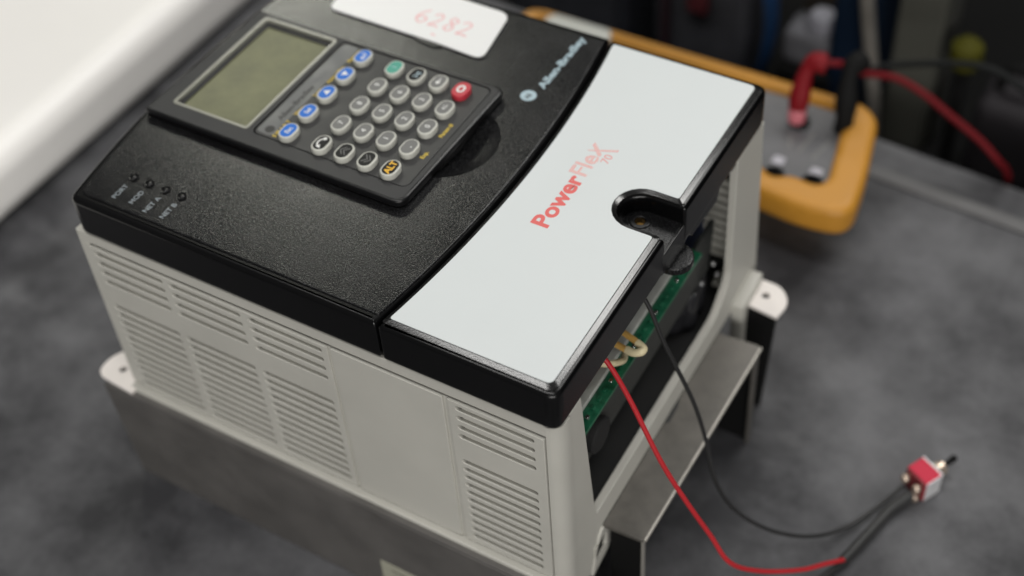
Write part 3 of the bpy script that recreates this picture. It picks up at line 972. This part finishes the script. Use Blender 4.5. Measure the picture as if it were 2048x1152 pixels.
for x, y in ((183.5, 260.5), (202.5, 263.5), (180.5, 303), (202, 308)):
    lathe('input_jack', [(5.2, 0), (5.2, 2.0), (4.4, 2.6), (3.2, 2.6), (3.1, 0.2), (0.01, 0.1)], (x, y + 1, MT - 4.6), DMET, mm_, 24)
for x, y in ((181.5, 272.5), (201.5, 272.5)):
    plate('jack_legend', [rect(x - 3.0, y - 2.6, x + 3.0, y + 3.4, 1.4)], MT - 4.45, MT - 4.2, mat('pale_lavender_print', (0.40, 0.39, 0.43), 0.6), mm_)
for a, b in (((188, 283), (190, 300)), ((196, 281), (199, 297)), ((183, 284), (180, 292))):
    tube('face_line', [(a[0], a[1], MT - 4.3), (b[0], b[1], MT - 4.3)], 0.9, KGR, mm_, 6, 0, flat=0.12)

rp = thing('red_test_lead', 'dark red test lead plugged into the multimeter, arching over the bench edge', 'test lead', (180, 304, MT))
lathe('plug_collar', [(4.4, 0), (4.6, 7.0), (4.0, 8.0), (0.01, 8.0)], (178.6, 303.5, MT - 2.0), PNK, rp, 20)
tube('plug_body', [(178.6, 303.5, MT + 5), (178.3, 307, MT + 14), (178.5, 311.5, MT + 23), (181, 314.5, MT + 28), (187, 316, MT + 28)], lambda t: 4.6 + 0.8 * math.sin(t * 9), MRD, rp, 16, 8)
tube('lead_wire', [(184, 315.5, MT + 28), (193, 323, MT + 25), (200, 338, MT + 11), (214.5, 350, -124), (230, 350.5, -129.5), (245.4, 350, -138), (262.9, 350, -148.5), (273.9, 350, -158), (279, 358, -171), (280, 366, -190), (281, 372, -240)], 1.9, MRL, rp, 12, 8)
bp_ = thing('black_test_lead', 'black test lead plugged into the multimeter, trailing away to the right', 'test lead', (202, 309, MT))
lathe('plug_collar', [(4.6, 0), (4.8, 9.0), (4.2, 10.0), (0.01, 10.0)], (202, 309, MT - 2.0), DMET, bp_, 20)
tube('plug_body', [(202, 309, MT + 6), (200.5, 313, MT + 14), (199, 318, MT + 22), (199, 323, MT + 26), (202, 329, MT + 27)], lambda t: 5.0 + 0.8 * math.sin(t * 9), DMET, bp_, 16, 8)
tube('lead_wire', [(201, 327, MT + 27), (199, 345, MT + 6), (205.6, 370, -133), (236.5, 372, -122.5), (256.8, 371, -118.5), (275.5, 370, -125), (305, 374, -150), (330, 378, -190), (345, 380, -245)], 1.9, mat('dark_grey_lead', (0.010, 0.011, 0.011), 0.7, spec=0.15), bp_, 12, 8)

# ---------------------------------------------------------------- white equipment at the left
we = box('white_cabinet', -640, -184, -260, 620, BZ + 0.3, -131, WEQ, None, bev=15, seg=10)
tag(we, 'large white rounded cabinet lying on the bench at the left', 'cabinet')

# ---------------------------------------------------------------- blurred shop clutter behind the bench
Y = 430
sb_ = box('rear_shelf', -300, 700, 398, 640, -262, -250, mat('black_shelf', (0.005, 0.005, 0.005), 0.9, spec=0.1), None, bev=1)
tag(sb_, 'black shelf behind and below the back of the bench', 'shelf')


def clutter(name, lab, cat, parts, base):
    t = thing(name, lab, cat, base)
    for p in parts:
        p(t)


clutter('equipment_case', 'grey equipment case on the rear shelf behind the amber holster', 'case', [
    lambda t: box('case_shell', 32, 98, 440, 500, -249.8, -150, GCS, t, bev=7, seg=4),
    lambda t: box('case_lid', 30, 100, 438, 502, -149, -128, mat('case_lid_grey', (0.08, 0.08, 0.09), 0.6, spec=0.2), t, bev=6, seg=4),
    lambda t: box('latch', 58, 72, 434, 440, -186, -168, mat('dull_red_latch', (0.10, 0.02, 0.025), 0.5), t, bev=1.5),
    lambda t: box('hinge_strip', 40, 45, 435, 440, -245, -152, mat('dull_maroon_strip', (0.035, 0.015, 0.02), 0.5), t, bev=1)], (65, 470, -250))
clutter('instrument_box', 'dark slate instrument box on the rear shelf, furthest left of the clutter', 'box', [
    lambda t: box('box_shell', -70, 18, 430, 500, -249.8, -165, mat('slate_paint', (0.028, 0.030, 0.038), 0.5, vary=(30, 0.2)), t, bev=4, seg=3),
    lambda t: box('box_panel', -62, 12, 427, 431, -240, -175, mat('slate_panel', (0.04, 0.042, 0.05), 0.5, vary=(20, 0.3)), t, bev=1)], (-20, 465, -250))
clutter('blue_strap', 'dark blue webbing strap hanging beside the grey case', 'strap', [
    lambda t: tube('webbing', [(98, 440, -110), (108, 438, -140), (114, 436, -175), (112, 436, -205), (104, 440, -235), (96, 444, -248)], 7.5, mat('blue_webbing', (0.008, 0.035, 0.10), 0.7, spec=0.2), t, 12, 8, flat=1.6)], (104, 440, -250))
clutter('connector_block', 'pale grey connector block on the rear shelf behind the red plug', 'connector', [
    lambda t: box('connector_shell', 122, 152, 434, 462, -205, -180, GCN, t, bev=6, seg=4),
    lambda t: box('connector_foot', 120, 156, 432, 470, -249.8, -205.3, DMET, t, bev=3),
    lambda t: lathe('connector_cap', [(9, 0), (9, 8), (7, 11), (0.01, 11)], (143, 446, -180), mat('pale_cap', (0.22, 0.22, 0.25), 0.5), t, 20)], (137, 450, -250))
clutter('yellow_spool', 'dull olive yellow spool on the rear shelf near the top edge', 'spool', [
    lambda t: lathe('spool_drum', [(12, 0), (12, 22), (14, 22), (14, 25), (0.01, 25)], (136, 480, -172), mat('olive_spool', (0.11, 0.09, 0.012), 0.7), t, 24),
    lambda t: box('spool_stand', 122, 150, 468, 494, -249.8, -172.3, mat('brown_carton', (0.030, 0.024, 0.018), 0.8), t, bev=2)], (136, 480, -250))
clutter('navy_bin', 'navy blue plastic bin beside the pale bent pipe', 'bin', [
    lambda t: box('bin_wall', 152, 176, 434, 520, -249.8, -90, NAVY, t, bev=4, seg=3),
    lambda t: box('bin_rim', 150, 178, 432, 522, -92, -84, NAVY, t, bev=3, seg=3)], (164, 470, -250))
clutter('bent_pipe', 'pale grey bent pipe rising in front of the olive panel', 'pipe', [
    lambda t: tube('pipe', [(166.5, 428, -60), (169, 428, -110), (174, 428, -145), (180.5, 428, -180), (186.5, 428, -215), (188.5, 428, -249)], 4.2, PALE, t, 18, 8),
    lambda t: lathe('pipe_foot', [(8, 0), (8, 3), (6, 4), (0.01, 4)], (188.5, 428, -249.8), PALE, t, 20)], (188, 428, -250))
clutter('olive_panel', 'upright olive grey metal panel behind the bent pipe', 'panel', [
    lambda t: box('panel_sheet', 188, 216, 440, 452, -249.8, -40, OLV, t, bev=3, seg=3),
    lambda t: box('panel_flange', 212, 219, 452.2, 470, -249.8, -42, mat('olive_dark', (0.03, 0.03, 0.026), 0.6), t, bev=1)], (204, 446, -250))
clutter('yellow_round_object', 'dull yellow round-topped jar standing high in the dark background', 'jar', [  # unidentified round yellow thing, drawn as a dome on a stem
    lambda t: lathe('round_top', [(8.5, 0), (9.5, 6), (9, 13), (5, 17), (0.01, 18)], (232, 436, -170), YCP, t, 24),
    lambda t: lathe('thin_stem', [(4, 0), (4, 79), (0.01, 79)], (232, 436, -249.8), DMET, t, 16)], (232, 436, -250))
clutter('grey_tool_case', 'dark grey rounded tool case in the shadows at the far right', 'case', [
    lambda t: box('tool_shell', 243, 290, 430, 470, -249.8, -190, mat('shadow_grey', (0.018, 0.016, 0.018), 0.7, spec=0.2), t, bev=9, seg=4),
    lambda t: tube('tool_handle', [(252, 450, -191), (256, 450, -176), (276, 450, -174), (282, 450, -191)], 3, DMET, t, 12, 6)], (266, 450, -250))
